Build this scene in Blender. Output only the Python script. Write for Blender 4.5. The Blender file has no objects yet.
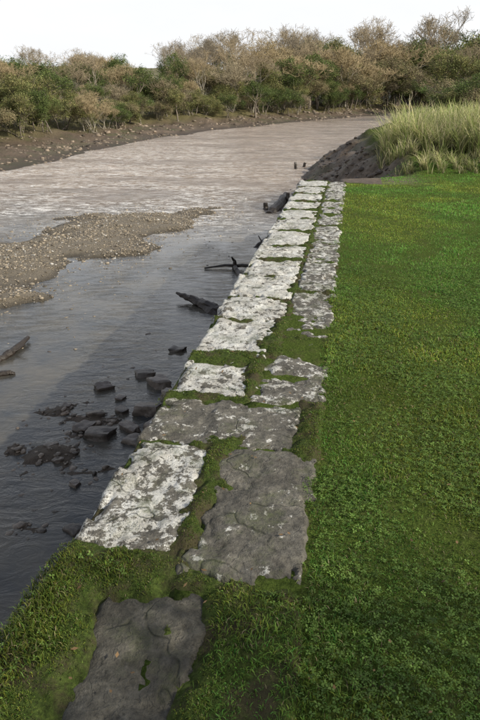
import bpy, math, random, bmesh
import numpy as np
from mathutils import Vector
random.seed(7); rng=np.random.default_rng(11)
scn=bpy.context.scene
# ------------------------------------------------------------------ helpers
def h2(xi,yi,seed):
    h=(xi*374761393+yi*668265263+seed*974711)&0xffffffff
    h=((h^(h>>13))*1274126177)&0xffffffff
    h=h^(h>>16)
    return h/4294967295.0
def vn(x,y,seed=0):
    x=np.asarray(x,float);y=np.asarray(y,float)
    xi=np.floor(x).astype(np.int64);yi=np.floor(y).astype(np.int64)
    fx=x-xi;fy=y-yi;fx=fx*fx*(3-2*fx);fy=fy*fy*(3-2*fy)
    a=h2(xi,yi,seed);b=h2(xi+1,yi,seed);c=h2(xi,yi+1,seed);d=h2(xi+1,yi+1,seed)
    return (a*(1-fx)+b*fx)*(1-fy)+(c*(1-fx)+d*fx)*fy
def fbm(x,y,seed=0,o=4):
    s=0;a=.5;t=0
    for i in range(o):
        s=s+a*vn(np.asarray(x)*2**i+i*17.3,np.asarray(y)*2**i-i*9.1,seed+i*31);t+=a;a*=.5
    return s/t
def sm(a,b,x):
    t=np.clip((np.asarray(x,float)-a)/(b-a),0,1);return t*t*(3-2*t)
def mk(name,V,F,mat=None,col=None,parent=None,smooth=False,link=True):
    V=np.asarray(V,dtype=np.float32).reshape(-1,3);F=np.asarray(F,dtype=np.int32)
    me=bpy.data.meshes.new(name);k=F.shape[1];n=len(F)
    me.vertices.add(len(V));me.vertices.foreach_set('co',V.ravel())
    me.loops.add(n*k);me.loops.foreach_set('vertex_index',F.ravel())
    me.polygons.add(n);me.polygons.foreach_set('loop_start',np.arange(n,dtype=np.int32)*k)
    me.polygons.foreach_set('loop_total',np.full(n,k,dtype=np.int32))
    if smooth: me.polygons.foreach_set('use_smooth',np.ones(n,dtype=bool))
    me.update(calc_edges=True);me.validate()
    if col is not None:
        c=np.ones((len(V),4),dtype=np.float32);c[:,:3]=col
        at=me.color_attributes.new('Col','FLOAT_COLOR','POINT');at.data.foreach_set('color',c.ravel())
    if mat: me.materials.append(mat)
    if not link: return me
    o=bpy.data.objects.new(name,me);scn.collection.objects.link(o)
    if parent: o.parent=parent
    return o
def empty(name):
    o=bpy.data.objects.new(name,None);scn.collection.objects.link(o);return o
# quay frame: origin on the river edge, s along the quay, t away from the river
QA=math.radians(9.65);ce,se=math.cos(QA),math.sin(QA);OX=-1.035
def q2w(s,t): return OX+s*se+t*ce, s*ce-t*se
def w2q(x,y): return (x-OX)*se+y*ce,(x-OX)*ce-y*se
WATER=-1.5
# ------------------------------------------------------------------ node helpers
def newmat(name):
    m=bpy.data.materials.new(name);m.use_nodes=True
    nt=m.node_tree;nt.nodes.clear()
    out=nt.nodes.new('ShaderNodeOutputMaterial');b=nt.nodes.new('ShaderNodeBsdfPrincipled')
    nt.links.new(b.outputs[0],out.inputs[0]);return m,nt,b,out
def N(nt,t,**k):
    n=nt.nodes.new(t)
    for a,v in k.items(): setattr(n,a,v)
    return n
def noise(nt,vec,scale,detail=6,rough=.6,dist=0):
    n=N(nt,'ShaderNodeTexNoise');n.inputs['Scale'].default_value=scale;n.inputs['Detail'].default_value=detail
    n.inputs['Roughness'].default_value=rough;n.inputs['Distortion'].default_value=dist
    if vec is not None: nt.links.new(vec,n.inputs['Vector'])
    return n.outputs['Fac']
def ramp(nt,fac,stops):
    r=N(nt,'ShaderNodeValToRGB');e=r.color_ramp.elements
    while len(e)<len(stops): e.new(.5)
    for i,(p,c) in enumerate(stops):
        e[i].position=p;e[i].color=(c[0],c[1],c[2],1) if not isinstance(c,(int,float)) else (c,c,c,1)
    nt.links.new(fac,r.inputs[0]);return r.outputs[0]
def mix(nt,f,a,b,mode='MIX'):
    m=N(nt,'ShaderNodeMix',data_type='RGBA',blend_type=mode)
    for s,v in ((0,f),(6,a),(7,b)):
        if isinstance(v,(int,float)): m.inputs[s].default_value=v
        elif isinstance(v,tuple): m.inputs[s].default_value=(*v,1)
        else: nt.links.new(v,m.inputs[s])
    return m.outputs[2]
def math_(nt,op,a,b=0.):
    m=N(nt,'ShaderNodeMath',operation=op)
    for i,v in enumerate((a,b)):
        if isinstance(v,(int,float)): m.inputs[i].default_value=v
        else: nt.links.new(v,m.inputs[i])
    return m.outputs[0]
def N_range(nt,v,a,b_,c,d):
    r=N(nt,'ShaderNodeMapRange',interpolation_type='SMOOTHSTEP')
    for i,k in enumerate((a,b_,c,d)): r.inputs[i+1].default_value=k
    nt.links.new(v,r.inputs[0]);return r.outputs[0]
def N_col(nt,p,s=12.):
    n=N(nt,'ShaderNodeTexNoise');n.inputs['Scale'].default_value=s;nt.links.new(p,n.inputs['Vector']);return n.outputs['Color']
def bump(nt,b,h,strength,dist=.02):
    n=N(nt,'ShaderNodeBump');n.inputs['Strength'].default_value=strength;n.inputs['Distance'].default_value=dist
    nt.links.new(h,n.inputs['Height'])
    nt.links.new(n.outputs[0],b.inputs['Normal']);return n
def pos(nt): return N(nt,'ShaderNodeNewGeometry').outputs['Position']
def scaled(nt,v,sx,sy,sz,rz=0):
    m=N(nt,'ShaderNodeMapping');m.inputs['Scale'].default_value=(sx,sy,sz);m.inputs['Rotation'].default_value=(0,0,rz)
    nt.links.new(v,m.inputs['Vector']);return m.outputs[0]
# ------------------------------------------------------------------ materials
def leafmat(name,trans=.35,rough=.5,gain=1.):
    m,nt,b,out=newmat(name)
    a=N(nt,'ShaderNodeVertexColor');a.layer_name='Col'
    nt.links.new(a.outputs[0],b.inputs['Base Color']);b.inputs['Roughness'].default_value=rough
    b.inputs['Specular IOR Level'].default_value=.2
    t=N(nt,'ShaderNodeBsdfTranslucent');nt.links.new(a.outputs[0],t.inputs[0])
    x=N(nt,'ShaderNodeMixShader');x.inputs[0].default_value=trans
    nt.links.new(b.outputs[0],x.inputs[1]);nt.links.new(t.outputs[0],x.inputs[2]);nt.links.new(x.outputs[0],out.inputs[0])
    return m
M_grass=leafmat('grass_blades',.33,.5)
M_leaf=leafmat('tree_leaves',.25,.6)
M_reed=leafmat('reed_leaves',.35,.5)
def colmat(name,rough,spec=.3,bs=0,scale=30):
    m,nt,b,out=newmat(name);p=pos(nt)
    a=N(nt,'ShaderNodeVertexColor');a.layer_name='Col'
    n=noise(nt,p,scale,5,.65)
    c=mix(nt,1.,a.outputs[0],ramp(nt,n,[(.25,.5),(.75,1.35)]),'MULTIPLY')
    nt.links.new(c,b.inputs['Base Color']);b.inputs['Roughness'].default_value=rough;b.inputs['Specular IOR Level'].default_value=spec
    if bs: bump(nt,b,n,bs,.02)
    return m
def barkmat():
    m,nt,b,out=newmat('bark');a=N(nt,'ShaderNodeVertexColor');a.layer_name='Col'
    nt.links.new(a.outputs[0],b.inputs['Base Color']);b.inputs['Roughness'].default_value=.9;b.inputs['Specular IOR Level'].default_value=.1;return m
M_bark=barkmat()
M_peb=colmat('pebbles',.6,.4,.3,40)
M_wet=colmat('wet_stone',.38,.5,.6,18)
M_wood=colmat('wet_wood',.45,.4,.7,25)
def stonemat():
    m,nt,b,out=newmat('lichen_stone');p=pos(nt)
    li=N(nt,'ShaderNodeAttribute',attribute_type='OBJECT',attribute_name='lichen').outputs['Fac']
    n1=noise(nt,p,5,6,.65,.2);n2=noise(nt,p,38,6,.7);n3=noise(nt,p,140,3,.6);n4=noise(nt,p,15,8,.74,.1);n5=noise(nt,p,3.6,4,.6)
    base=ramp(nt,n1,[(.28,(.06,.055,.044)),(.5,(.12,.112,.094)),(.75,(.22,.205,.17))])
    base=mix(nt,.8,base,ramp(nt,n2,[(.3,.35),(.7,1.5)]),'MULTIPLY')
    f=math_(nt,'ADD',math_(nt,'MULTIPLY',n4,.66),math_(nt,'ADD',math_(nt,'MULTIPLY',n2,.12),math_(nt,'MULTIPLY',n5,.22)))
    f=math_(nt,'ADD',f,math_(nt,'MULTIPLY',math_(nt,'SUBTRACT',li,.5),.36))
    lf=ramp(nt,f,[(.508,0.),(.535,.92)])
    lc=mix(nt,ramp(nt,n1,[(.4,0.),(.62,1.)]),ramp(nt,n3,[(.3,(.32,.31,.275)),(.7,(.58,.56,.51))]),ramp(nt,n3,[(.3,(.52,.52,.49)),(.7,(.82,.82,.78))]))
    c=mix(nt,lf,base,lc)
    v=N(nt,'ShaderNodeTexVoronoi');v.inputs['Scale'].default_value=46;nt.links.new(mix(nt,.035,p,N_col(nt,p)),v.inputs['Vector'])
    dk=math_(nt,'MULTIPLY',ramp(nt,v.outputs['Distance'],[(.14,1.),(.36,0.)]),ramp(nt,noise(nt,p,9,4,.7),[(.46,0.),(.58,.85)]))
    c=mix(nt,dk,c,(.045,.043,.037))
    cr=N(nt,'ShaderNodeTexVoronoi',feature='DISTANCE_TO_EDGE');cr.inputs['Scale'].default_value=2.6;nt.links.new(mix(nt,.2,p,N_col(nt,p,6.)),cr.inputs['Vector'])
    crk=math_(nt,'MULTIPLY',ramp(nt,cr.outputs['Distance'],[(.0,1.),(.018,0.)]),ramp(nt,n5,[(.47,0.),(.57,.8)]))
    c=mix(nt,crk,c,(.025,.025,.018))
    g=ramp(nt,noise(nt,p,3.6,7,.75),[(.50,0.),(.63,.7)])
    g=math_(nt,'MULTIPLY',g,N_range(nt,n2,.35,.6,.3,1.))
    c=mix(nt,g,c,(.065,.08,.028))
    # stones low in lichen stay damp, earthy and dark
    damp=N_range(nt,li,.1,.36,.45,0.)
    c=mix(nt,damp,c,(.03,.028,.018))
    nt.links.new(c,b.inputs['Base Color']);b.inputs['Roughness'].default_value=.8;b.inputs['Specular IOR Level'].default_value=.3
    fl=ramp(nt,noise(nt,p,7,5,.6,.3),[(.40,0.),(.42,.35),(.50,.4),(.52,.75),(.60,.8),(.615,1.)])
    hh=math_(nt,'ADD',math_(nt,'MULTIPLY',n2,.6),math_(nt,'ADD',math_(nt,'MULTIPLY',n4,.6),math_(nt,'MULTIPLY',n3,.15)))
    hh=math_(nt,'ADD',hh,math_(nt,'MULTIPLY',fl,.45));hh=math_(nt,'SUBTRACT',hh,math_(nt,'MULTIPLY',crk,.5))
    bump(nt,b,hh,.9,.02);return m
M_stone=stonemat()
def mossmat():
    m,nt,b,out=newmat('moss');p=pos(nt)
    n=noise(nt,p,55,5,.7);n2=noise(nt,p,6,5,.6)
    c=ramp(nt,n,[(.3,(.02,.026,.008)),(.55,(.06,.088,.02)),(.8,(.12,.155,.035))])
    c=mix(nt,ramp(nt,n2,[(.46,0.),(.60,.8)]),c,(.07,.055,.035))
    nt.links.new(c,b.inputs['Base Color']);b.inputs['Roughness'].default_value=.95;b.inputs['Specular IOR Level'].default_value=.1
    bump(nt,b,n,1.,.02);return m
M_moss=mossmat()
def groundmat():
    m,nt,b,out=newmat('ground');p=pos(nt)
    a=N(nt,'ShaderNodeVertexColor');a.layer_name='Col'
    sep=N(nt,'ShaderNodeSeparateColor');nt.links.new(a.outputs[0],sep.inputs[0])
    n1=noise(nt,p,.6,6,.65);n2=noise(nt,p,9,7,.7);n3=noise(nt,p,60,4,.7)
    mud=ramp(nt,n2,[(.3,(.055,.04,.026)),(.6,(.155,.115,.08)),(.8,(.26,.205,.145))])
    mud=mix(nt,.7,mud,ramp(nt,n1,[(.3,.5),(.7,1.4)]),'MULTIPLY')
    mud=mix(nt,ramp(nt,noise(nt,p,.35,6,.7),[(.5,0.),(.62,.7)]),mud,(.075,.082,.035))
    sz=N(nt,'ShaderNodeSeparateXYZ');nt.links.new(p,sz.inputs[0])
    mud=mix(nt,N_range(nt,sz.outputs['Z'],-1.5,-1.25,.65,0.),mud,(.035,.027,.02))
    grass=ramp(nt,n3,[(.3,(.035,.052,.012)),(.7,(.095,.135,.028))])
    grass=mix(nt,ramp(nt,n2,[(.5,0.),(.7,.5)]),grass,(.09,.078,.042))
    gravel=ramp(nt,n3,[(.3,(.08,.066,.046)),(.55,(.19,.16,.115)),(.8,(.36,.32,.26))])
    gravel=mix(nt,N_range(nt,sz.outputs['Z'],-1.5,-1.42,.75,0.),gravel,(.04,.034,.025))
    scrub=ramp(nt,n2,[(.3,(.06,.06,.025)),(.7,(.20,.17,.08))])
    c=mix(nt,sep.outputs[0],mud,grass);c=mix(nt,sep.outputs[1],c,gravel);c=mix(nt,sep.outputs[2],c,scrub)
    nt.links.new(c,b.inputs['Base Color'])
    nt.links.new(N_range(nt,sep.outputs[0],0.,1.,.6,1.),b.inputs['Roughness']);nt.links.new(N_range(nt,sep.outputs[0],0.,1.,.3,.03),b.inputs['Specular IOR Level'])
    bump(nt,b,math_(nt,'ADD',n2,math_(nt,'MULTIPLY',n3,.3)),.9,.06);return m
M_ground=groundmat()
def watermat():
    m,nt,b,out=newmat('river_water');p=pos(nt)
    sx=N(nt,'ShaderNodeSeparateXYZ');nt.links.new(p,sx.inputs[0]);Y=sx.outputs['Y'];X=sx.outputs['X']
    wob=math_(nt,'MULTIPLY',math_(nt,'SUBTRACT',noise(nt,p,.25,4),.5),9.)
    yy=math_(nt,'ADD',Y,wob)
    far=N_range(nt,yy,13,27,0,1)
    pf=scaled(nt,p,.5,1.3,1,math.radians(12))
    big=noise(nt,scaled(nt,p,.5,1.2,1,.2),.32,4,.6,.6)
    turb=ramp(nt,noise(nt,pf,1.2,8,.8,.4),[(.36,(.17,.125,.095)),(.52,(.37,.29,.225)),(.66,(.66,.58,.51))])
    turb=mix(nt,1.,turb,ramp(nt,big,[(.35,.78),(.65,1.2)]),'MULTIPLY')
    clear=ramp(nt,noise(nt,p,1.1,6,.7),[(.35,(.025,.03,.035)),(.65,(.09,.08,.062))])
    c=mix(nt,far,clear,turb)
    rif=math_(nt,'MULTIPLY',N_range(nt,Y,14.,16.5,0,1),N_range(nt,Y,25.,60.,1,.5))
    rif=math_(nt,'MULTIPLY',rif,N_range(nt,X,-1.5,1.,1,.45))
    rif=math_(nt,'MULTIPLY',rif,N_range(nt,big,.38,.58,.3,1.))
    foam_glint=ramp(nt,noise(nt,scaled(nt,p,1.3,4.,1,.15),1.9,8,.84,.5),[(.505,0.),(.56,1.)])
    foam_glint=math_(nt,'MULTIPLY',foam_glint,rif)
    c=mix(nt,foam_glint,c,(.84,.82,.79))  # white foam, plus sparkling glints painted into the water colour
    nt.links.new(c,b.inputs['Base Color'])
    b.inputs['IOR'].default_value=1.33;b.inputs['Specular IOR Level'].default_value=1.
    r=math_(nt,'ADD',math_(nt,'MULTIPLY',foam_glint,.5),math_(nt,'ADD',.04,math_(nt,'MULTIPLY',far,.08)));nt.links.new(r,b.inputs['Roughness'])
    w1=noise(nt,scaled(nt,p,1.,1.9,1,math.radians(-24)),3.6,5,.62,.9)
    w2=noise(nt,scaled(nt,p,.9,1.7,1,math.radians(14)),1.5,6,.7,.8)
    calm=N_range(nt,noise(nt,scaled(nt,p,1,.5,1,.17),.6,3),.35,.62,.15,1.)
    n1=N(nt,'ShaderNodeBump');n1.inputs['Distance'].default_value=.024;nt.links.new(math_(nt,'MULTIPLY',calm,.85),n1.inputs['Strength']);nt.links.new(w1,n1.inputs['Height'])
    n2=N(nt,'ShaderNodeBump');n2.inputs['Distance'].default_value=.2
    nt.links.new(math_(nt,'ADD',.04,math_(nt,'MULTIPLY',far,N_range(nt,big,.35,.6,.35,.9))),n2.inputs['Strength']);nt.links.new(w2,n2.inputs['Height'])
    nt.links.new(n1.outputs[0],n2.inputs['Normal']);nt.links.new(n2.outputs[0],b.inputs['Normal'])
    return m
M_water=watermat()
# ------------------------------------------------------------------ terrain
XR=([-400,-50,13.8,16,26,35.6,52,92,131,160,260,900],[-68,-9.0,1.3,1.6,2.4,4.9,10.4,21.6,41,80,260,900])
XL=([-400,-30,0,15,28.6,41,62,85,105,131,160,260,900],[-90,-26,-17,-14,-10.75,-8.8,-3.8,7.7,18,32,58,230,800])
BAR=np.array([(-9.5,13),(-5.6,14.5),(-4.5,17.6),(-2.5,18.8),(-.7,19.2),(-.9,16.9),(-2.33,13.3),(-3.97,10.1),(-6.5,7.2),(-10,6.5)])
def inpoly_d(x,y,P):
    x=np.asarray(x,float);y=np.asarray(y,float);d=np.full(x.shape,1e9);ins=np.zeros(x.shape,bool)
    for i in range(len(P)):
        ax,ay=P[i];bx,by=P[(i+1)%len(P)]
        tt=np.clip(((x-ax)*(bx-ax)+(y-ay)*(by-ay))/((bx-ax)**2+(by-ay)**2),0,1)
        d=np.minimum(d,np.hypot(x-ax-tt*(bx-ax),y-ay-tt*(by-ay)))
        c=((ay>y)!=(by>y))&(x<(bx-ax)*(y-ay)/(by-ay+1e-12)+ax);ins^=c
    return np.where(ins,d,-d)
def H(x,y,masks=False):
    x=np.asarray(x,float);y=np.asarray(y,float)
    s,t=w2q(x,y)
    dr=x-np.interp(y,*XR)+(fbm(x*.5,y*.5,5)-.5)*1.6*sm(14.5,18,y)
    dl=(np.interp(y,*XL)-x)+(fbm(x*.15,y*.15,9)-.5)*3
    bed=np.full(x.shape,-1.95)+(fbm(x*1.2,y*1.2,3)-.5)*.2
    bd=inpoly_d(x,y,BAR)+(fbm(x*.8,y*.8,21)-.5)*2.2
    bar=-1.62+.17*sm(-.6,.5,bd)+.06*sm(0,2.5,bd)+(fbm(x*1.7,y*1.7,22)-.5)*.16
    z=np.where(bd>-1.5,np.maximum(bed,bar),bed)
    md=sm(2.6,.6,np.hypot((x+1.6)*1.25,(y-5.0)*.62))
    z=z+md*.41+(fbm(x*3.5,y*3.5,33)-.5)*.2*md
    left=np.interp(dl,[-3,0,3,7,12,30,70,160,600],[-1.9,-1.5,-1.15,-.6,.15,1.2,4,9,14])
    left=left+(fbm(x*.45,y*.45,41,5)-.5)*.8*sm(-.5,4,dl)+(fbm(x*2.,y*2.,43,3)-.5)*.25*sm(-.5,2,dl)
    z=np.where(dl>-3,np.maximum(z,left),z)
    rb=np.interp(dr,[-2,0,.8,1.7,2.6,6,30,200,700],[-1.9,-1.5,-1.05,-.45,.1,.3,.8,4,12])
    rb=rb+(fbm(x*1.5,y*1.5,51,5)-.5)*.7*sm(-.3,.8,dr)*sm(6,2,dr)
    rb=rb+.25*np.exp(-((x-5.5)/3)**2-((y-19)/3.)**2)
    lawn=np.full(x.shape,-.03)+(fbm(x*.6,y*.6,61)-.5)*.07
    wl=sm(14.2,16.5,y+np.maximum(0,-(t-.9))*2)
    land=np.where(t>.45,lawn,z)
    rz=np.where(dr>-2,np.maximum(z,rb),z)
    inlawn=(t>.45)
    zz=np.where(s<13.75,land,np.where(inlawn&(dr>.8),lawn*(1-wl)+rz*wl,rz))
    if not masks: return zz
    mg=np.where((t>.45)&(s<13.75),1.,0.)
    mg=np.maximum(mg,sm(2.,3.,dr)*(s>=13.75))
    mgr=np.maximum(sm(-.8,.1,bd),0)*(z<-1)*(dl<-1)
    ms=np.maximum(sm(4.5,8,dl),sm(6,12,dr)*(y>24))
    mg=mg*(1-ms)
    return zz,np.stack([mg,mgr,ms],-1)
def axis(a,b,n,c,k):
    u=np.linspace(math.asinh((a-c)/k),math.asinh((b-c)/k),n);return c+k*np.sinh(u)
xs=axis(-700,900,520,0,3.0);ys=axis(-60,1500,620,4,4.0)
XX,YY=np.meshgrid(xs,ys);Z,C=H(XX,YY,True)
n0,n1=XX.shape;idx=np.arange(n0*n1).reshape(n0,n1)
F=np.stack([idx[:-1,:-1],idx[:-1,1:],idx[1:,1:],idx[1:,:-1]],-1).reshape(-1,4)
mk('ground',np.stack([XX,YY,Z],-1).reshape(-1,3),F,M_ground,C.reshape(-1,3),smooth=True)
mk('river_water',[(-700,-60,WATER),(900,-60,WATER),(900,1500,WATER),(-700,1500,WATER)],[(0,1,2,3)],M_water)
# ------------------------------------------------------------------ quay wall
quay=empty('stone_quay_wall')
def block(name,s0,s1,t0,t1,sk0=0,sk1=0,lichen=.5,top=0.,seed=0,depth=.3,res=.012):
    L=s1-s0;W=t1-t0;res=max(res,L/90)
    ns=max(10,int(L/res));nt_=max(10,int(W/res))
    u,v=np.meshgrid(np.linspace(0,1,ns),np.linspace(0,1,nt_),indexing='ij')
    t=t0+v*W;s=(s0+sk0*(v-.0)*W)*(1-u)+(s1+sk1*v*W)*u
    s=s+(fbm(t*10,u*2+seed,seed)-.5)*.05
    t=t+(fbm(s*9,v*2+seed,seed+3)-.5)*.06*np.where(t0<.05,.6,1.)
    e=np.minimum(np.minimum(u,1-u)*L,np.minimum(v,1-v)*W)
    cr=.005+.022*fbm(s*8,t*8,seed+5)
    z=top-.018*(1-sm(0,1,e/cr))
    z=z+(fbm(s*3,t*3,seed+7)-.5)*.028+(fbm(s*16,t*16,seed+8,4)-.5)*.014
    fl=fbm(s*4,t*4,seed+9,5)
    z=z-.009*sm(.5,.52,fl)-.008*sm(.6,.615,fl)
    z=z-.05*sm(.54,.64,fbm(s*7,t*7,seed+19,4))*(1-sm(0,.08,e))
    x,y=q2w(s,t);V=np.stack([x,y,z],-1).reshape(-1,3)
    id_=np.arange(ns*nt_).reshape(ns,nt_)
    F=np.stack([id_[:-1,:-1],id_[1:,:-1],id_[1:,1:],id_[:-1,1:]],-1).reshape(-1,4)
    F=F[:,::-1]
    ring=np.concatenate([id_[:,0],id_[-1,1:],id_[-2::-1,-1],id_[0,-2:0:-1]])
    Vb=V[ring].copy();Vb[:,2]=top-depth
    nb=len(ring);b0=len(V);k=np.arange(nb)
    Fs=np.stack([ring,ring[(k+1)%nb],b0+(k+1)%nb,b0+k],-1)
    o=mk(name,np.vstack([V,Vb]),np.vstack([F,Fs[:,::-1]]),M_stone,parent=quay,smooth=True)
    bm=bmesh.new();bm.from_mesh(o.data);bmesh.ops.recalc_face_normals(bm,faces=bm.faces)
    bm.faces.ensure_lookup_table()
    if bm.faces[len(F)//2].normal.z<0: bmesh.ops.reverse_faces(bm,faces=bm.faces)
    bm.to_mesh(o.data);bm.free()
    o['lichen']=lichen
    return o
outer=[(-2.0,-1.1,.0,.46,.4),(-1.05,-.2,0,.45,.5),(-.15,.75,0,.44,.35),(.8,1.25,0,.24,.3),
 (2.06,2.89,0,.46,.58),(2.90,3.42,0,.84,.42),(3.43,3.99,0,.50,.60),(4.08,4.885,0,.53,.68),(4.90,5.42,0,.575,.64),(5.44,6.16,0,.575,.72),
 (6.18,6.86,0,.575,.68),(6.89,7.57,0,.58,.66),(7.60,8.45,0,.575,.72),(8.48,9.32,0,.58,.66),(9.35,10.15,0,.575,.74),(10.18,11.04,0,.58,.68),
 (11.07,11.94,0,.575,.74),(11.97,12.84,0,.575,.68),(12.87,13.75,0,.58,.72)]
for i,(a,b_,t0,t1,l) in enumerate(outer):
    block('coping_outer',a,b_,t0,t1,random.uniform(-.02,.10) if a>2.5 else -.05,random.uniform(-.02,.10) if b_>2.5 else 0.1,l,random.uniform(-.012,.006),i*13+1)
inner=[(-2,-1.0,.5,.93,.4),(-.95,.3,.5,.92,.4),(.4,1.88,.25,.66,.16),(1.94,2.88,.475,.95,.31),(3.43,4.52,.52,.96,.48),(4.54,5.73,.59,.96,.48),(5.75,6.84,.595,.96,.53),
 (6.86,7.79,.6,.96,.52),(7.81,8.93,.595,.96,.55),(8.95,9.95,.595,.96,.53),(9.97,11.03,.595,.96,.56),(11.05,12.22,.595,.96,.54),(12.24,13.72,.595,.96,.58)]
for i,(a,b_,t0,t1,l) in enumerate(inner):
    block('coping_inner',a,b_,t0,t1,0.05,.05,l,-.012 if i==2 else random.uniform(-.014,-.002),i*17+400)
z=-.31
for c in range(4):
    s=-2.0-.2*c;
    while s<13.4:
        L=random.uniform(.5,.95);e=min(s+L,13.72)
        block('wall_block',s,e-.015,.03+.02*c,.7,0,0,.38,z,int(s*10)+c*997,.37,.05);s=e
    z-=.385
# ------------------------------------------------------------------ moss mask
def moss(s,t):
    s=np.asarray(s,float);t=np.asarray(t,float)
    n=fbm(s*4.5,t*4.5,71,5)-.5;n2=fbm(s*18,t*18,72,4)-.5
    m=np.full(s.shape,-1.)
    def box(s0,s1,t0,t1,sk=0.):
        ss=s-sk*t
        return np.minimum(np.minimum(ss-s0,s1-ss),np.minimum(t-t0,t1-t))
    def add(d): 
        nonlocal m;m=np.maximum(m,d)
    add(box(-3,2.0,-.2,.25));add(box(1.80,2.10,-.2,.46,-.10));add(box(1.3,1.90,.63,1.1))
    add(box(1.88,1.94,.4,1.))
    add(np.minimum((fbm(s*4.2,t*4.2,79,5)-.64)*.8,box(.2,2.0,.2,.7)+.05))
    add(box(2.0,3.0,.425,.50));add(box(2.55,3.0,.39,.55));add(box(2.87,2.91,0,.95));add(box(2.86,3.5,.83,1.))
    add(box(3.39,3.48,-.03,.62,.05));add(box(3.4,4.4,.44,.55));add(box(3.94,4.15,-.03,.5,.12));add(box(4.1,4.95,.49,.62,0))
    for a,w in ((4.88,.03),(5.42,.05),(6.16,.035),(6.87,.065),(7.58,.05),(8.46,.06),(9.33,.05),(10.16,.065),(11.05,.06),(11.95,.06),(12.85,.06),(13.75,.06)):
        add(box(a-w,a+w,-.02,.64,.06)-.13*np.abs(fbm(s*2.3,t*3+a,74)-.5))
    add(box(5.0,13.8,.565,.595));add(box(-3,14,.96,1.05))
    for a in (4.52,5.72,6.83,7.78,8.92,9.93,11.02,12.2): add(box(a-.02,a+.02,.5,.98))
    return m+n*(.17-.06*sm(3.,3.8,s))+n2*.08-.010
def mossz(s,t,m):
    z=-.035+.045*sm(-.06,.06,m)+(fbm(s*12,t*12,75)-.5)*.024*sm(-.03,.05,m)
    z=z*(1-sm(.93,1.0,t))+(-.05)*sm(.93,1.0,t)
    return np.where(t<0.01,z-.08,z)
ns,nt_=1450,112
S,T=np.meshgrid(np.linspace(-.5,13.85,ns),np.linspace(-.03,1.02,nt_),indexing='ij')
mm=moss(S,T)
x,y=q2w(S,T);zz=mossz(S,T,mm)
id_=np.arange(ns*nt_).reshape(ns,nt_)
mk('moss_carpet',np.stack([x,y,zz],-1).reshape(-1,3),np.stack([id_[:-1,:-1],id_[:-1,1:],id_[1:,1:],id_[1:,:-1]],-1).reshape(-1,4),M_moss,smooth=True)
# ------------------------------------------------------------------ grass
def blades(P,h,w,lean=.5,col=(.07,.11,.02),cv=.35,seg=True,dead=.05):
    n=len(P);a=rng.uniform(0,2*np.pi,n);la=rng.uniform(0,2*np.pi,n)
    h=h*rng.uniform(.5,1.2,n);w=w*rng.uniform(.7,1.3,n);ln=lean*h*rng.uniform(.1,1.5,n)
    dx=np.cos(a)*w/2;dy=np.sin(a)*w/2;lx=np.cos(la)*ln;ly=np.sin(la)*ln
    O=np.zeros(n)
    b0=P+np.stack([-dx,-dy,O],-1);b1=P+np.stack([dx,dy,O],-1)
    tip=P+np.stack([lx,ly,h*np.clip(1-.35*(ln/h)**2,.3,1)],-1)
    c=np.array(col)*(1+cv*rng.normal(size=(n,1)))
    c=np.clip(c*np.stack([1+.18*rng.normal(size=n),np.ones(n),np.ones(n)],-1),.004,.7)
    dd=rng.random(n)<dead;c[dd]=np.array([.32,.27,.15])*rng.uniform(.4,1.2,(dd.sum(),1))
    if not seg:
        V=np.stack([b0,b1,tip],1).reshape(-1,3);F=np.arange(n*3).reshape(-1,3)
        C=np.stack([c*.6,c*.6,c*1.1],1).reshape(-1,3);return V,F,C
    m=P+np.stack([lx*.35,ly*.35,h*.6],-1);m0=m+np.stack([-dx*.8,-dy*.8,O],-1);m1=m+np.stack([dx*.8,dy*.8,O],-1)
    V=np.stack([b0,b1,m0,m1,tip],1).reshape(-1,3);k=np.arange(n)[:,None]*5
    F=np.concatenate([k+np.array([0,1,3]),k+np.array([0,3,2]),k+np.array([2,3,4])],1).reshape(-1,3)
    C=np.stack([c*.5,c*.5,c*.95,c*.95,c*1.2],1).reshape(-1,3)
    return V,F,C
def join(parts):
    V=[];F=[];C=[];o=0
    for v,f,c in parts: V.append(v);F.append(f+o);C.append(c);o+=len(v)
    return np.vstack(V),np.vstack(F),np.vstack(C)
def edge(s): # ragged lawn edge against the stones
    return np.where(s<1.92,.66,.945)+(fbm(s*3.5,s*0+3,81,5)-.5)*.22
parts=[]
for (y0,y1,x1,dens,h,w) in ((.4,2.2,3.,17000,.024,.0032),(2.2,3.6,3.6,13000,.026,.0038),(3.6,6,5,8500,.028,.0053),(6,9.5,7,4800,.030,.0078),(9.5,16,10,2600,.034,.012)):
    x0=-1.2
    n=int((y1-y0)*(x1-x0)*dens);px=rng.uniform(x0,x1,n);py=rng.uniform(y0,y1,n)
    s,t=w2q(px,py);k=(t>edge(s)-.05*rng.random(n)**2)&~((s>13.6)&(t<1.7));px,py,s,t=px[k],py[k],s[k],t[k]
    hv=fbm(px*3.2,py*3.2,83,5);g=fbm(px*.9,py*.9,84,5);pz=np.maximum(H(px,py),np.where(t<1.02,mossz(s,t,moss(s,t)),-9))
    bare=fbm(px*4,py*4,88,5)
    k=(bare>.36)|(rng.random(len(px))<.3);px,py,pz,hv,g,s,t=px[k],py[k],pz[k],hv[k],g[k],s[k],t[k]
    hh=h*(.35+.75*hv+.35*sm(.5,.75,hv))
    shade_tone=(.86+.52*sm(2.5,9,py))  # foreground shade put into the blade colour: dimmer near, brighter far
    tone=(.45+1.1*fbm(px*3,py*3,86,5))*shade_tone
    yel=sm(.36,.62,g)
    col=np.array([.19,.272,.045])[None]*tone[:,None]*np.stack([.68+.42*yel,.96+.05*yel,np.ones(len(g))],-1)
    parts.append(blades(np.stack([px,py,pz-.003],-1),hh,w,.9,col,.25,y1<6.5,.08))
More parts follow.
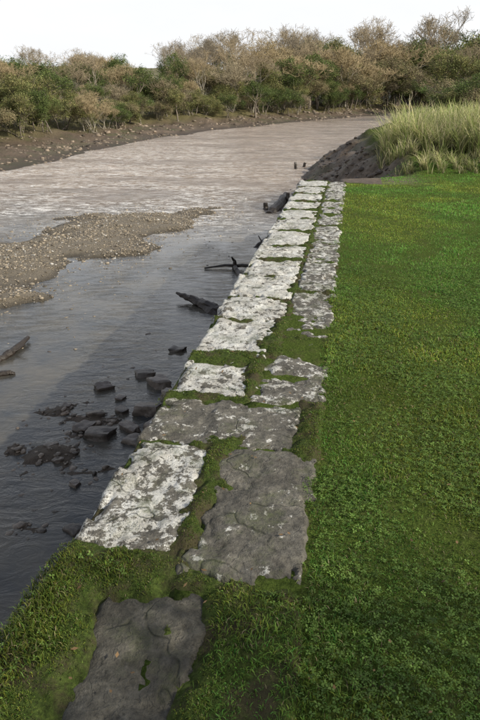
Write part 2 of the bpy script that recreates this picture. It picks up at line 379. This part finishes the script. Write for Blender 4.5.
V,F,C=join(parts);mk('lawn_grass',V,F,M_grass,C)
parts=[]
for (s0,s1,dens,h,w) in ((-.3,3.2,38000,.010,.0028),(3.2,6,22000,.012,.0040),(6,13.8,9000,.015,.007)):
    n=int((s1-s0)*1.02*dens);s=rng.uniform(s0,s1,n);t=rng.uniform(-.04,1.0,n);m=moss(s,t)
    k=(m>rng.uniform(-.01,.06,n))&(t<edge(s)+.02)&(fbm(s*7,t*7,77)>.28+.2*rng.random(n));s,t,m=s[k],t[k],m[k];x,y=q2w(s,t)
    g=fbm(s*6,t*6,91);z=mossz(s,t,m)-.002;z=np.where(t<.01,z+.05,z)
    col=np.array([.13,.18,.03])[None]*(.35+1.0*g)[:,None]
    hh=h*(.5+1.*fbm(s*9,t*9,92)+1.9*sm(.05,.14,m)*(t<.3)*(s<2.2))
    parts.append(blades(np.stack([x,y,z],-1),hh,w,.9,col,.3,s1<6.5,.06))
V,F,C=join(parts);mk('moss_tufts',V,F,M_grass,C)
def leaves3(P,r,col):
    n=len(P);Vs=[];a0=rng.uniform(0,6.28,n);Cs=[]
    tx=rng.normal(0,.25,n);ty=rng.normal(0,.25,n)
    for j in range(3):
        a=a0+j*2.094
        for q,(rr,da) in enumerate(((0.05,0),(.62,.5),(1.,0),(.62,-.5))):
            dx=np.cos(a+da)*r*rr;dy=np.sin(a+da)*r*rr
            Vs.append(P+np.stack([dx,dy,dx*tx+dy*ty+(0.15*r if q in(1,3) else 0)],-1));Cs.append(col)
    V=np.stack(Vs,1).reshape(-1,3);C=np.stack(Cs,1).reshape(-1,3)
    k=np.arange(n)[:,None]*12;F=np.concatenate([k+4*j+np.array([0,1,2,3]) for j in range(3)],1).reshape(-1,4);return V,F,C
n=130000;px=rng.uniform(-1.2,4,n);py=rng.uniform(.5,6.5,n);s,t=w2q(px,py)
k=(((t>edge(s)))|(moss(s,t)>.1)&(t>0)&(rng.random(n)<.4))&(fbm(px*2.5,py*2.5,95,5)>.32+.28*rng.random(n));px,py,t,s=px[k],py[k],t[k],s[k]
n=len(px);zt=np.where(t>edge(s),H(px,py),.01)+rng.uniform(.008,.026,n)
col=np.array([.135,.22,.048])*rng.uniform(.45,1.4,(n,1))
V,F,C=leaves3(np.stack([px,py,zt],-1),rng.uniform(.005,.014,n),col);mk('clover',V,F,M_grass,C)
# fallen leaves caught in the turf
n=420;px=rng.uniform(-1,3,n);py=rng.uniform(1.,7,n);s,t=w2q(px,py);k=t>.0;px,py,s,t=px[k],py[k],s[k],t[k];n=len(px)
zt=np.where(t>edge(s),H(px,py)+.02,.014);u=rng.normal(size=(n,3))*[1,1,.3];u/=np.linalg.norm(u,axis=1)[:,None];v=np.cross(u,[0,0,1.]);L=rng.uniform(.005,.014,(n,1));P=np.stack([px,py,zt],-1)
V=np.stack([P-u*L,P+v*L*.5,P+u*L,P-v*L*.5],1).reshape(-1,3);mk('fallen_leaves',V,np.arange(4*n).reshape(-1,4),M_leaf,np.repeat(np.array([.22,.14,.07])*rng.uniform(.4,1.5,(n,1)),4,0))
# ------------------------------------------------------------------ pebbles / rocks
t_=(1+5**.5)/2
IV=np.array([(-1,t_,0),(1,t_,0),(-1,-t_,0),(1,-t_,0),(0,-1,t_),(0,1,t_),(0,-1,-t_),(0,1,-t_),(t_,0,-1),(t_,0,1),(-t_,0,-1),(-t_,0,1)])/math.hypot(1,t_)
IF=np.array([(0,11,5),(0,5,1),(0,1,7),(0,7,10),(0,10,11),(1,5,9),(5,11,4),(11,10,2),(10,7,6),(7,1,8),(3,9,4),(3,4,2),(3,2,6),(3,6,8),(3,8,9),(4,9,5),(2,4,11),(6,2,10),(8,6,7),(9,8,1)])
def pebbles(P,r,col):
    n=len(P);sc=r[:,None]*np.stack([rng.uniform(.7,1.4,n),rng.uniform(.7,1.3,n),rng.uniform(.35,.7,n)],-1)
    v=IV[None]*(1+.18*rng.normal(size=(n,12,1)))*sc[:,None,:]
    a=rng.uniform(0,6.28,n);c,s=np.cos(a)[:,None],np.sin(a)[:,None]
    v=np.stack([v[...,0]*c-v[...,1]*s,v[...,0]*s+v[...,1]*c,v[...,2]],-1)+P[:,None]
    F=(IF[None]+12*np.arange(n)[:,None,None]).reshape(-1,3)
    return v.reshape(-1,3),F,np.repeat(col,12,0)
n=85000;px=rng.uniform(-11,0.4,n);py=rng.uniform(6,21.5,n);bd=inpoly_d(px,py,BAR)
k=(bd>rng.exponential(.6,n)*-1)&(fbm(px*1.3,py*1.3,120)>.25+.2*rng.random(n));px,py,bd=px[k],py[k],bd[k];n=len(px)
pr=.009+.02*rng.random(n)**2.5+.022*(rng.random(n)<.025);pz=np.maximum(H(px,py),WATER-.010)+pr*.1
col=np.array([.25,.21,.155])*rng.uniform(.35,1.5,(n,1));wh=rng.random(n)<.06;col[wh]=np.array([.52,.50,.46])
V,F,C=pebbles(np.stack([px,py,pz],-1),pr,col);mk('gravel_bar_pebbles',V,F,M_peb,C)
n=9000;py=26+110*rng.random(n)**1.6;d=rng.uniform(-.6,6.5,n);px=np.interp(py,*XL)-d;pz=H(px,py)
k=(pz>WATER-.08)&(fbm(px*.5,py*.5,121)>.35+.3*rng.random(n));px,py,pz=px[k],py[k],pz[k];n=len(px)
V,F,C=pebbles(np.stack([px,py,pz-.02],-1),.03+.16*rng.random(n)**5*(py/60+.3),np.array([.19,.15,.11])*rng.uniform(.3,1.6,(n,1)));mk('far_shore_stones',V,F,M_peb,C)
n=2600;py=15.+45*rng.random(n)**1.8;d=rng.uniform(-.5,2.2,n);px=np.interp(py,*XR)+d;pz=H(px,py)
V,F,C=pebbles(np.stack([px,py,pz-.01],-1),.02+.11*rng.random(n)**5,np.array([.06,.044,.032])*rng.uniform(.4,1.7,(n,1)));mk('bank_rubble',V,F,M_peb,C)
def boxrock(cx,cy,cz,lx,ly,lz,rz,seed,tilt=.25):
    g=np.linspace(-1,1,7);faces=[];V=[]
    for ax in range(3):
        for sg in (-1,1):
            u,v=np.meshgrid(g,g,indexing='ij');w=np.full(u.shape,float(sg))
            c=[None]*3;c[ax]=w;c[(ax+1)%3]=u;c[(ax+2)%3]=v
            p=np.stack(c,-1).reshape(-1,3);o=len(V)*49
            id_=np.arange(49).reshape(7,7)+o
            f=np.stack([id_[:-1,:-1],id_[1:,:-1],id_[1:,1:],id_[:-1,1:]],-1).reshape(-1,4)
            faces.append(f if sg>0 else f[:,::-1]);V.append(p)
    V=np.vstack(V);F=np.vstack(faces)
    r=(np.abs(V)**7).sum(1)**(1/7);V=V/r[:,None]
    q=V*1.3+seed*3.7
    d=1+.5*(vn(q[:,0]+q[:,2]*.7,q[:,1]-q[:,2]*.6,seed)-.5)+.25*(vn(q[:,0]*2.3+q[:,2],q[:,1]*2.3+q[:,2]*1.7,seed+1)-.5)
    V=V*d[:,None]*np.array([lx,ly,lz])/2
    V[:,0]+=V[:,1]*random.uniform(-.4,.4)
    c,s=math.cos(rz),math.sin(rz);R=np.array([[c,-s,0],[s,c,0],[0,0,1]])
    a=random.uniform(-tilt,tilt);R2=np.array([[1,0,0],[0,math.cos(a),-math.sin(a)],[0,math.sin(a),math.cos(a)]])
    return V@R2.T@R.T+np.array([cx,cy,cz]),F
RB=[(-1.59,6.56,.20,.12,.09),(-1.55,5.91,.17,.13,.07),(-1.40,5.46,.26,.18,.11),(-1.60,5.62,.19,.14,.08),(-1.13,5.60,.24,.12,.09),(-.97,5.98,.24,.2,.15),(-1.27,5.98,.14,.12,.07),
(-1.16,6.93,.24,.15,.10),(-.94,6.65,.24,.2,.14),(-.83,7.74,.18,.12,.07),(-1.83,5.26,.13,.09,.06),(-1.04,5.36,.18,.14,.08),(-1.45,4.62,.10,.08,.05),(-1.31,3.99,.13,.09,.06),(-.85,5.6,.22,.18,.13),
(-1.35,6.3,.10,.09,.05),(-1.7,5.0,.10,.08,.05),(-.75,6.3,.3,.2,.16),(-.6,7.0,.24,.18,.13),(-1.9,6.1,.10,.08,.05),(-1.0,4.6,.16,.12,.08)]
Vv=[];Ff=[];Cc=[];o=0
for i,(x,y,a,b_,c) in enumerate(RB):
    v,f=boxrock(x,y,WATER+c*.15,a,b_,c,random.uniform(0,3.1),i+5);Vv.append(v);Ff.append(f+o);o+=len(v)
    Cc.append(np.tile(np.array([.085,.07,.058])*random.uniform(.5,1.6),(len(v),1)))
mk('rubble_stones',np.vstack(Vv),np.vstack(Ff),M_wet,np.vstack(Cc),smooth=False)
n=2600;px=rng.normal(-1.5,.85,n);py=rng.normal(5.2,1.6,n);s,t=w2q(px,py);k=t<-.15;px,py=px[k],py[k];n=len(px)
V,F,C=pebbles(np.stack([px,py,np.maximum(H(px,py),WATER-.02)],-1),.010+.035*rng.random(n)**3,np.array([.10,.08,.062])*rng.uniform(.4,1.8,(n,1)));mk('shallows_pebbles',V,F,M_wet,C)
# ------------------------------------------------------------------ driftwood
def tube(pts,rad,sides=9,sub=6,rough=.25,seed=0):
    P=[];R=[]
    for i in range(len(pts)-1):
        for j in range(sub):
            k=j/sub;P.append(np.array(pts[i])*(1-k)+np.array(pts[i+1])*k);R.append(rad[i]*(1-k)+rad[i+1]*k)
    P.append(np.array(pts[-1]));R.append(rad[-1]);P=np.array(P,float);R=np.array(R)
    P[1:-1]+=rng.normal(0,.12,(len(P)-2,3))*R[1:-1,None]
    V=[];a=np.linspace(0,2*np.pi,sides,endpoint=False)
    for i in range(len(P)):
        d=P[min(i+1,len(P)-1)]-P[max(i-1,0)];d/=np.linalg.norm(d)+1e-9
        u=np.cross(d,(0,0,1.) if abs(d[2])<.9 else (1.,0,0));u/=np.linalg.norm(u);w=np.cross(u,d)
        rr=R[i]*(1+rough*(vn(a*1.7+seed,np.full(sides,i*.35),seed)-.5)*2)
        V.append(P[i]+np.outer(np.cos(a)*rr,u)+np.outer(np.sin(a)*rr,w))
    V=np.vstack(V);n=len(P);F=[]
    for i in range(n-1):
        for j in range(sides): F.append((i*sides+j,i*sides+(j+1)%sides,(i+1)*sides+(j+1)%sides,(i+1)*sides+j))
    V=np.vstack([V,P[0],P[-1]]);
    for j in range(sides):
        F.append((n*sides,(j+1)%sides,j,j));F.append((n*sides+1,(n-1)*sides+j,(n-1)*sides+(j+1)%sides,(n-1)*sides+(j+1)%sides))
    return V,np.array(F)
def wood(name,tubes,col=(.03,.023,.018)):
    Vv=[];Ff=[];o=0
    for i,(p,r) in enumerate(tubes):
        v,f=tube(p,r,seed=i+len(name));Vv.append(v);Ff.append(f+o);o+=len(v)
    V=np.vstack(Vv);F=np.vstack(Ff)
    me=bpy.data.meshes.new(name);me.from_pydata(V.tolist(),[],[tuple(dict.fromkeys(map(int,f))) for f in F]);me.update()
    at=me.color_attributes.new('Col','FLOAT_COLOR','POINT');at.data.foreach_set('color',np.tile([*col,1.],len(V)))
    me.materials.append(M_wood);ob=bpy.data.objects.new(name,me);scn.collection.objects.link(ob)
W=WATER
wood('driftwood_stump',[([(-1.06,10.0,W+.12),(-.8,9.8,W+.07),(-.5,9.55,W+.02),(-.25,9.36,W-.02)],[.02,.065,.105,.08]),([(-.62,9.6,W+.02),(-.45,9.35,W),(-.3,9.2,W-.07)],[.06,.07,.05])])
wood('driftwood_branch',[([(-.70,12.0,W+.02),(-.3,12.1,W+.05),(.1,12.0,W+.07),(.5,11.9,W+.03)],[.015,.025,.035,.045]),([(-.12,12.1,W-.1),(-.1,12.05,W+.12),(-.16,12.0,W+.24)],[.05,.035,.015]),([(-.1,12,W+.05),(-.03,11.6,W+.01),(.02,11.2,W-.05)],[.04,.05,.04])])
wood('driftwood_branch',[([(.3,13.9,W-.05),(.5,14.1,W+.08),(.8,14.4,W+.24)],[.05,.04,.025]),([(.5,14.1,W+.08),(.42,14.2,W+.2)],[.02,.01])])
wood('driftwood_log',[([(-3.15,7.25,W),(-3.02,7.55,W+.03),(-2.95,8.1,W+.05)],[.04,.05,.03]),([(-3.0,7.6,W+.03),(-2.85,7.7,W+.1)],[.02,.01])])
wood('driftwood_log',[([(-3.15,6.85,W),(-2.85,6.95,W+.03),(-2.76,6.98,W+.01)],[.04,.035,.02])])
wood('timber_mooring_remains',[([(.85,18.3,W-.05),(1.15,19.2,W+.08),(1.5,20.6,W+.2)],[.12,.14,.1]),([(1.45,19.8,W-.2),(1.5,19.9,W+.35)],[.09,.06]),([(.8,19.0,W-.1),(.76,19.0,W+.2)],[.08,.06]),([(1.3,18.6,W),(1.8,19.6,W+.15),(2.1,21.5,W+.3)],[.12,.14,.12])])
wood('mooring_post',[([(2.6,30.0,W-.2),(2.55,30.1,W+.3)],[.08,.06]),([(3.0,31,W-.2),(3.1,31,W+.2)],[.08,.06])])
# ------------------------------------------------------------------ reeds on the bank
def reeds(n,cx,cy,rx,ry,h,w,cols):
    r=np.sqrt(rng.random(n));a=rng.uniform(0,6.28,n);px=cx+np.cos(a)*r*rx;py=cy+np.sin(a)*r*ry
    cl=fbm(px*1.3,py*1.3,101,3);px+=rng.normal(0,.05,n);py+=rng.normal(0,.05,n)
    tx=np.floor(px/.35)*.35;ty=np.floor(py/.35)*.35;px=px*.55+.45*(tx+.3*vn(tx*9,ty*9,4));py=py*.55+.45*(ty+.3*vn(tx*7,ty*7,5))
    P=np.stack([px,py,H(px,py)-.02],-1)
    h=h*rng.uniform(.5,1.15,n)*(.35+1.25*cl);la=rng.uniform(0,6.28,n);ln=h*rng.uniform(.15,1.1,n);dx=np.cos(la);dy=np.sin(la)
    w=w*rng.uniform(.6,1.3,n);V=[]
    for k in (0,.4,.75,1.):
        c=P+np.stack([dx*ln*k**2,dy*ln*k**2,h*(k-.38*(ln/h)*k**3)],-1);ww=w*(1-k**2)*.5+.001
        V.append(c+np.stack([-dy*ww,dx*ww,0*ww],-1));V.append(c+np.stack([dy*ww,-dx*ww,0*ww],-1))
    V=np.stack(V,1).reshape(-1,3);k=np.arange(n)[:,None]*8
    F=np.concatenate([k+2*j+np.array([0,1,3,2]) for j in range(3)],1).reshape(-1,4)
    c=np.array(cols)[rng.integers(0,len(cols),n)]*rng.uniform(.6,1.3,(n,1))*(.5+1.*cl)[:,None]
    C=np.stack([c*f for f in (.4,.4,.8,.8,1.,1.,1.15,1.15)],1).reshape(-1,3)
    return V,F,C
rc=[(.50,.47,.23),(.36,.41,.14),(.62,.56,.34),(.24,.30,.09)]
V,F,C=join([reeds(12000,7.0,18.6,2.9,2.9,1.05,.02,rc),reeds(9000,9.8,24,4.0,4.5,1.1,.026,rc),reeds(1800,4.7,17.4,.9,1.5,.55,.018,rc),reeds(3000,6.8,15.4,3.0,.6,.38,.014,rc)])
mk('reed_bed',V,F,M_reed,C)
# ------------------------------------------------------------------ trees
def skeleton(Ht,levels,kids,spread,stems=1,seed=0,up=.25):
    R=random.Random(seed);segs=[];tips=[]
    def grow(p,d,L,r,l):
        n=3 if l<levels-1 else 2
        for i in range(n):
            d=(d+Vector((R.gauss(0,.13),R.gauss(0,.13),R.gauss(0,.08)+up*.12))).normalized();q=p+d*L/n
            r2=r*.86;segs.append((p.copy(),q.copy(),r,r2,l));p=q;r=r2
            if l>=1 and l<levels and R.random()<.35: child(p,d,L,r,l)
        if l>=levels: tips.append(p.copy());return
        for i in range(R.randint(*kids)): child(p,d,L,r,l)
    def child(p,d,L,r,l):
        ax=Vector((R.gauss(0,1),R.gauss(0,1),R.gauss(0,.6)));ax=(ax-ax.dot(d)*d).normalized()
        nd=(d+ax*spread*R.uniform(.5,1.25)+Vector((0,0,up*.4))).normalized()
        grow(p,nd,L*R.uniform(.62,.82),r*.62,l+1)
    for s in range(stems):
        off=Vector((R.gauss(0,.06),R.gauss(0,.06),0))*Ht*(stems>1)
        d=Vector((R.gauss(0,.12),R.gauss(0,.12),1)) if stems==1 else Vector((R.gauss(0,.4),R.gauss(0,.4),1))
        grow(off,d.normalized(),Ht*(.3 if stems==1 else .27),Ht*(.024 if stems==1 else .012),0)
    return segs,tips
def segmesh(segs,minr=.006):
    A=np.array([s[0][:] for s in segs]);B=np.array([s[1][:] for s in segs]);ra=np.maximum([s[2] for s in segs],minr);rb=np.maximum([s[3] for s in segs],minr)
    D=B-A;D/=np.linalg.norm(D,axis=1)[:,None]+1e-9;U=np.cross(D,(.3,.5,.81));U/=np.linalg.norm(U,axis=1)[:,None]+1e-9;Wv=np.cross(D,U);V=[]
    for P,r in ((A,ra),(B,rb)):
        for k in range(3):
            a=k*2.094;V.append(P+(U*math.cos(a)+Wv*math.sin(a))*r[:,None])
    V=np.stack(V,1).reshape(-1,3);k=np.arange(len(segs))[:,None]*6
    F=np.concatenate([k+np.array([j,(j+1)%3,3+(j+1)%3,3+j]) for j in range(3)],1).reshape(-1,4);return V,F
def baretree(name,seed,stems,tw,Ht=8,levels=4,kids=(2,4),nt_=3):
    segs,tips=skeleton(Ht,levels,kids,.7,stems,seed,.35)
    R=random.Random(seed+1)
    for p in tips:
        for i in range(nt_):
            d=Vector((R.gauss(0,1),R.gauss(0,1),R.gauss(.7,.7))).normalized();segs.append((p,p+d*Ht*.06*R.uniform(.5,1.3),.010,.006,9))
    V,F=segmesh(segs,.011);lv=np.repeat([s[4] for s in segs],6)
    c=np.where((lv>=3)[:,None],np.array(tw),np.array([.30,.27,.22]))*rng.uniform(.7,1.25,(len(segs),1)).repeat(6,0)
    me=mk(name,V,F,M_bark,c,link=False);return [me],V[:,2].max()
def leafclumps(tips,n,rad,size,cols,seed):
    r=np.random.default_rng(seed);T_=np.array([t[:] for t in tips]);m=len(T_)
    cc=np.array(cols)[r.integers(0,len(cols),m)]*r.uniform(.5,1.4,(m,1))
    off=r.normal(size=(m,n,3));off/=np.linalg.norm(off,axis=2)[:,:,None];off*=(r.random((m,n,1))**.5)*rad*r.uniform(.5,1.1,(m,1,1))
    P=(T_[:,None]+off).reshape(-1,3);P[:,2]=np.maximum(P[:,2],.02);c=np.repeat(cc,n,0)*r.uniform(.6,1.4,(m*n,1))
    u=r.normal(size=P.shape);u/=np.linalg.norm(u,axis=1)[:,None];w=np.cross(u,r.normal(size=P.shape));w/=np.linalg.norm(w,axis=1)[:,None]
    s=size*r.uniform(.6,1.4,(len(P),1));V=np.stack([P-u*s,P+w*s*.5,P+u*s,P-w*s*.5],1).reshape(-1,3)
    return V,np.arange(len(V)).reshape(-1,4),np.repeat(c,4,0)
def leaftree(name,seed,stems,cols,Ht=8,levels=3,n=45,rad=.62,size=.065,extra=True):
    segs,tips=skeleton(Ht,levels,(2,4),.8,stems,seed,.2)
    R=random.Random(seed)
    if extra:
        for s in segs:
            if R.random()<.35: tips.append(s[1])
    V,F=segmesh(segs,.015);me=mk(name+'_wood',V,F,M_bark,np.tile([.20,.17,.14],(len(V),1)),link=False)
    V2,F2,C2=leafclumps(tips,n,rad,size,cols,seed);me2=mk(name+'_leaves',V2,F2,M_leaf,C2,link=False)
    return [me,me2],max(V[:,2].max(),np.percentile(V2[:,2],99.9))
G1=[(.11,.155,.045),(.08,.115,.035),(.16,.19,.06)];G2=[(.20,.21,.075),(.16,.18,.065),(.26,.24,.10)];G3=[(.32,.27,.15),(.25,.21,.12),(.20,.20,.09)]
protos={}
protos['bare']=[baretree('bare_tree',s,st,tw) for s,st,tw in ((1,1,(.34,.28,.19)),(2,1,(.29,.25,.19)),(6,1,(.36,.29,.19)))]
protos['thicket']=[baretree('bare_thicket',s,st,tw,6,4,(2,3),4) for s,st,tw in ((3,5,(.40,.32,.19)),(4,6,(.33,.28,.19)),(5,5,(.37,.30,.18)))]
protos['green']=[leaftree('ivy_tree',s,st,c) for s,st,c in ((11,1,G1),(12,2,G1),(13,1,G2))]
protos['scrub']=[leaftree('scrub',s,5,c,Ht=5,levels=3,n=40,rad=.45,size=.045) for s,c in ((21,G3),(22,G2),(23,G1),(24,G2))]
forest=empty('distant_trees')
def gz(x,y): return float(H(np.array([x]),np.array([y]))[0])
def put(kind,x,y,top,wide=1.,parent=None):
    ms,h=random.choice(protos[kind]);g=gz(x,y);sc=max(.2,(top-g)/h)
    rz=random.uniform(0,6.28);b=wide*random.uniform(.9,1.25)
    for me in ms:
        o=bpy.data.objects.new(me.name,me);scn.collection.objects.link(o);o.parent=parent or forest
        o.location=(x,y,g-.1);o.rotation_euler=(0,0,rz);o.scale=(sc*b,sc*b,sc)
def slope(x,y): # height of the wooded skyline by bearing
    br=math.degrees(math.atan2(x,y))
    return float(np.interp(br,[-25,-22,-18,-12,-5,0,6,12,18,24,40],[.06,.058,.066,.058,.068,.082,.084,.092,.106,.118,.112]))
def pick(pr):
    r=random.random();a=0
    for k,p in pr:
        a+=p
        if r<a: return k
    return pr[-1][0]
cnt=0
rows=((4.6,8.,105,.2,.5,(('thicket',.26),('scrub',.46),('green',.28))),
 (8,14,95,.45,.85,(('bare',.2),('thicket',.3),('green',.33),('scrub',.17))),
 (14,28,90,.7,1.02,(('bare',.44),('thicket',.18),('green',.36),('scrub',.02))),
 (28,55,65,.85,1.05,(('bare',.5),('thicket',.18),('green',.32))))
for row,(d0,d1,n,f0,f1,pr) in enumerate(rows):
    for i in range(n):
        y=20+150*((i+random.random())/n)**1.25;d=random.uniform(d0,d1)*(1.25 if row==0 and y>60 else 1);x=float(np.interp(y,*XL))-d
        if abs(math.degrees(math.atan2(x,y)))>32: continue
        k=pick(pr);top=(1.65+slope(x,y)*y)*random.uniform(f0,f1)*(1.1 if k=='bare' else .9 if k=='green' else 1)
        if row==0: top=max(gz(x,y)+1.2,top)
        put(k,x,y,top,1.2 if row<2 else 1.);cnt+=1
for i in range(40):
    y=random.uniform(48,150);x=float(np.interp(y,*XR))+random.uniform(4,30)
    top=(1.65+slope(x,y)*y)*random.uniform(.45,.95)*(.7 if y<75 else 1)
    put(pick((('bare',.4),('green',.42),('scrub',.18))),x,y,top,1.1);cnt+=1
for i in range(22):
    y=random.uniform(27,42);x=float(np.interp(y,*XR))+random.uniform(6.5,14);put(random.choice(['green','green','scrub']),x,y,random.uniform(1.7,2.9),1.8)
# unseen bare shrubs, added beside and behind the viewer to shade the foreground
shade_hedge=empty('added_shade_hedge')
for (x,y,top) in ((5.4,-6.0,4.0),(5.6,-4.9,4.4),(5.2,-3.9,4.1),(5.5,-2.9,4.4),(5.2,-1.9,4.0),(5.6,-.9,3.5),(6.6,-4.2,4.4),(6.7,-2.2,4.2)):
    put('thicket',x,y,top,.9,shade_hedge)
print('trees',cnt)
# ------------------------------------------------------------------ light
SUN_AZ,SUN_EL=math.radians(114),math.radians(33)
w=bpy.data.worlds.new('World');scn.world=w;w.use_nodes=True;nt=w.node_tree;nt.nodes.clear()
out=nt.nodes.new('ShaderNodeOutputWorld');bg=nt.nodes.new('ShaderNodeBackground');sky=nt.nodes.new('ShaderNodeTexSky')
sky.sky_type='NISHITA';sky.sun_disc=False;sky.sun_elevation=SUN_EL;sky.sun_rotation=SUN_AZ;sky.air_density=1.;sky.dust_density=2.;sky.ozone_density=1.
# thin high haze, thickest towards the horizon
tc=nt.nodes.new('ShaderNodeTexCoord');sp=nt.nodes.new('ShaderNodeSeparateXYZ');nt.links.new(tc.outputs['Generated'],sp.inputs[0])
cn=noise(nt,scaled(nt,tc.outputs['Generated'],1,1,3.5),2.2,5,.6)
hz=math_(nt,'ADD',N_range(nt,sp.outputs['Z'],0.08,.75,.97,.22),math_(nt,'MULTIPLY',math_(nt,'SUBTRACT',cn,.5),.3))
hz.node.use_clamp=True
c=mix(nt,hz,sky.outputs[0],(8.4,8.5,8.7))
bg.inputs[1].default_value=.12
nt.links.new(c,bg.inputs[0]);nt.links.new(bg.outputs[0],out.inputs[0])
ld=bpy.data.lights.new('sun','SUN');ld.energy=5.;ld.angle=math.radians(.6);ld.color=(1,.925,.78)
lo=bpy.data.objects.new('sun',ld);scn.collection.objects.link(lo)
sv=Vector((math.sin(SUN_AZ)*math.cos(SUN_EL),math.cos(SUN_AZ)*math.cos(SUN_EL),math.sin(SUN_EL)))
lo.rotation_euler=(-sv).to_track_quat('-Z','Y').to_euler()
# ------------------------------------------------------------------ camera
cd=bpy.data.cameras.new('camera');cam=bpy.data.objects.new('camera',cd);scn.collection.objects.link(cam)
cam.location=(0,0,1.65);cam.rotation_euler=(math.radians(67),0,0)
cd.sensor_fit='VERTICAL';cd.sensor_height=24;cd.lens=12/math.tan(math.radians(30));cd.clip_start=.05;cd.clip_end=4000
scn.camera=cam
scn.view_settings.view_transform='Standard';scn.view_settings.look='None';scn.view_settings.exposure=0
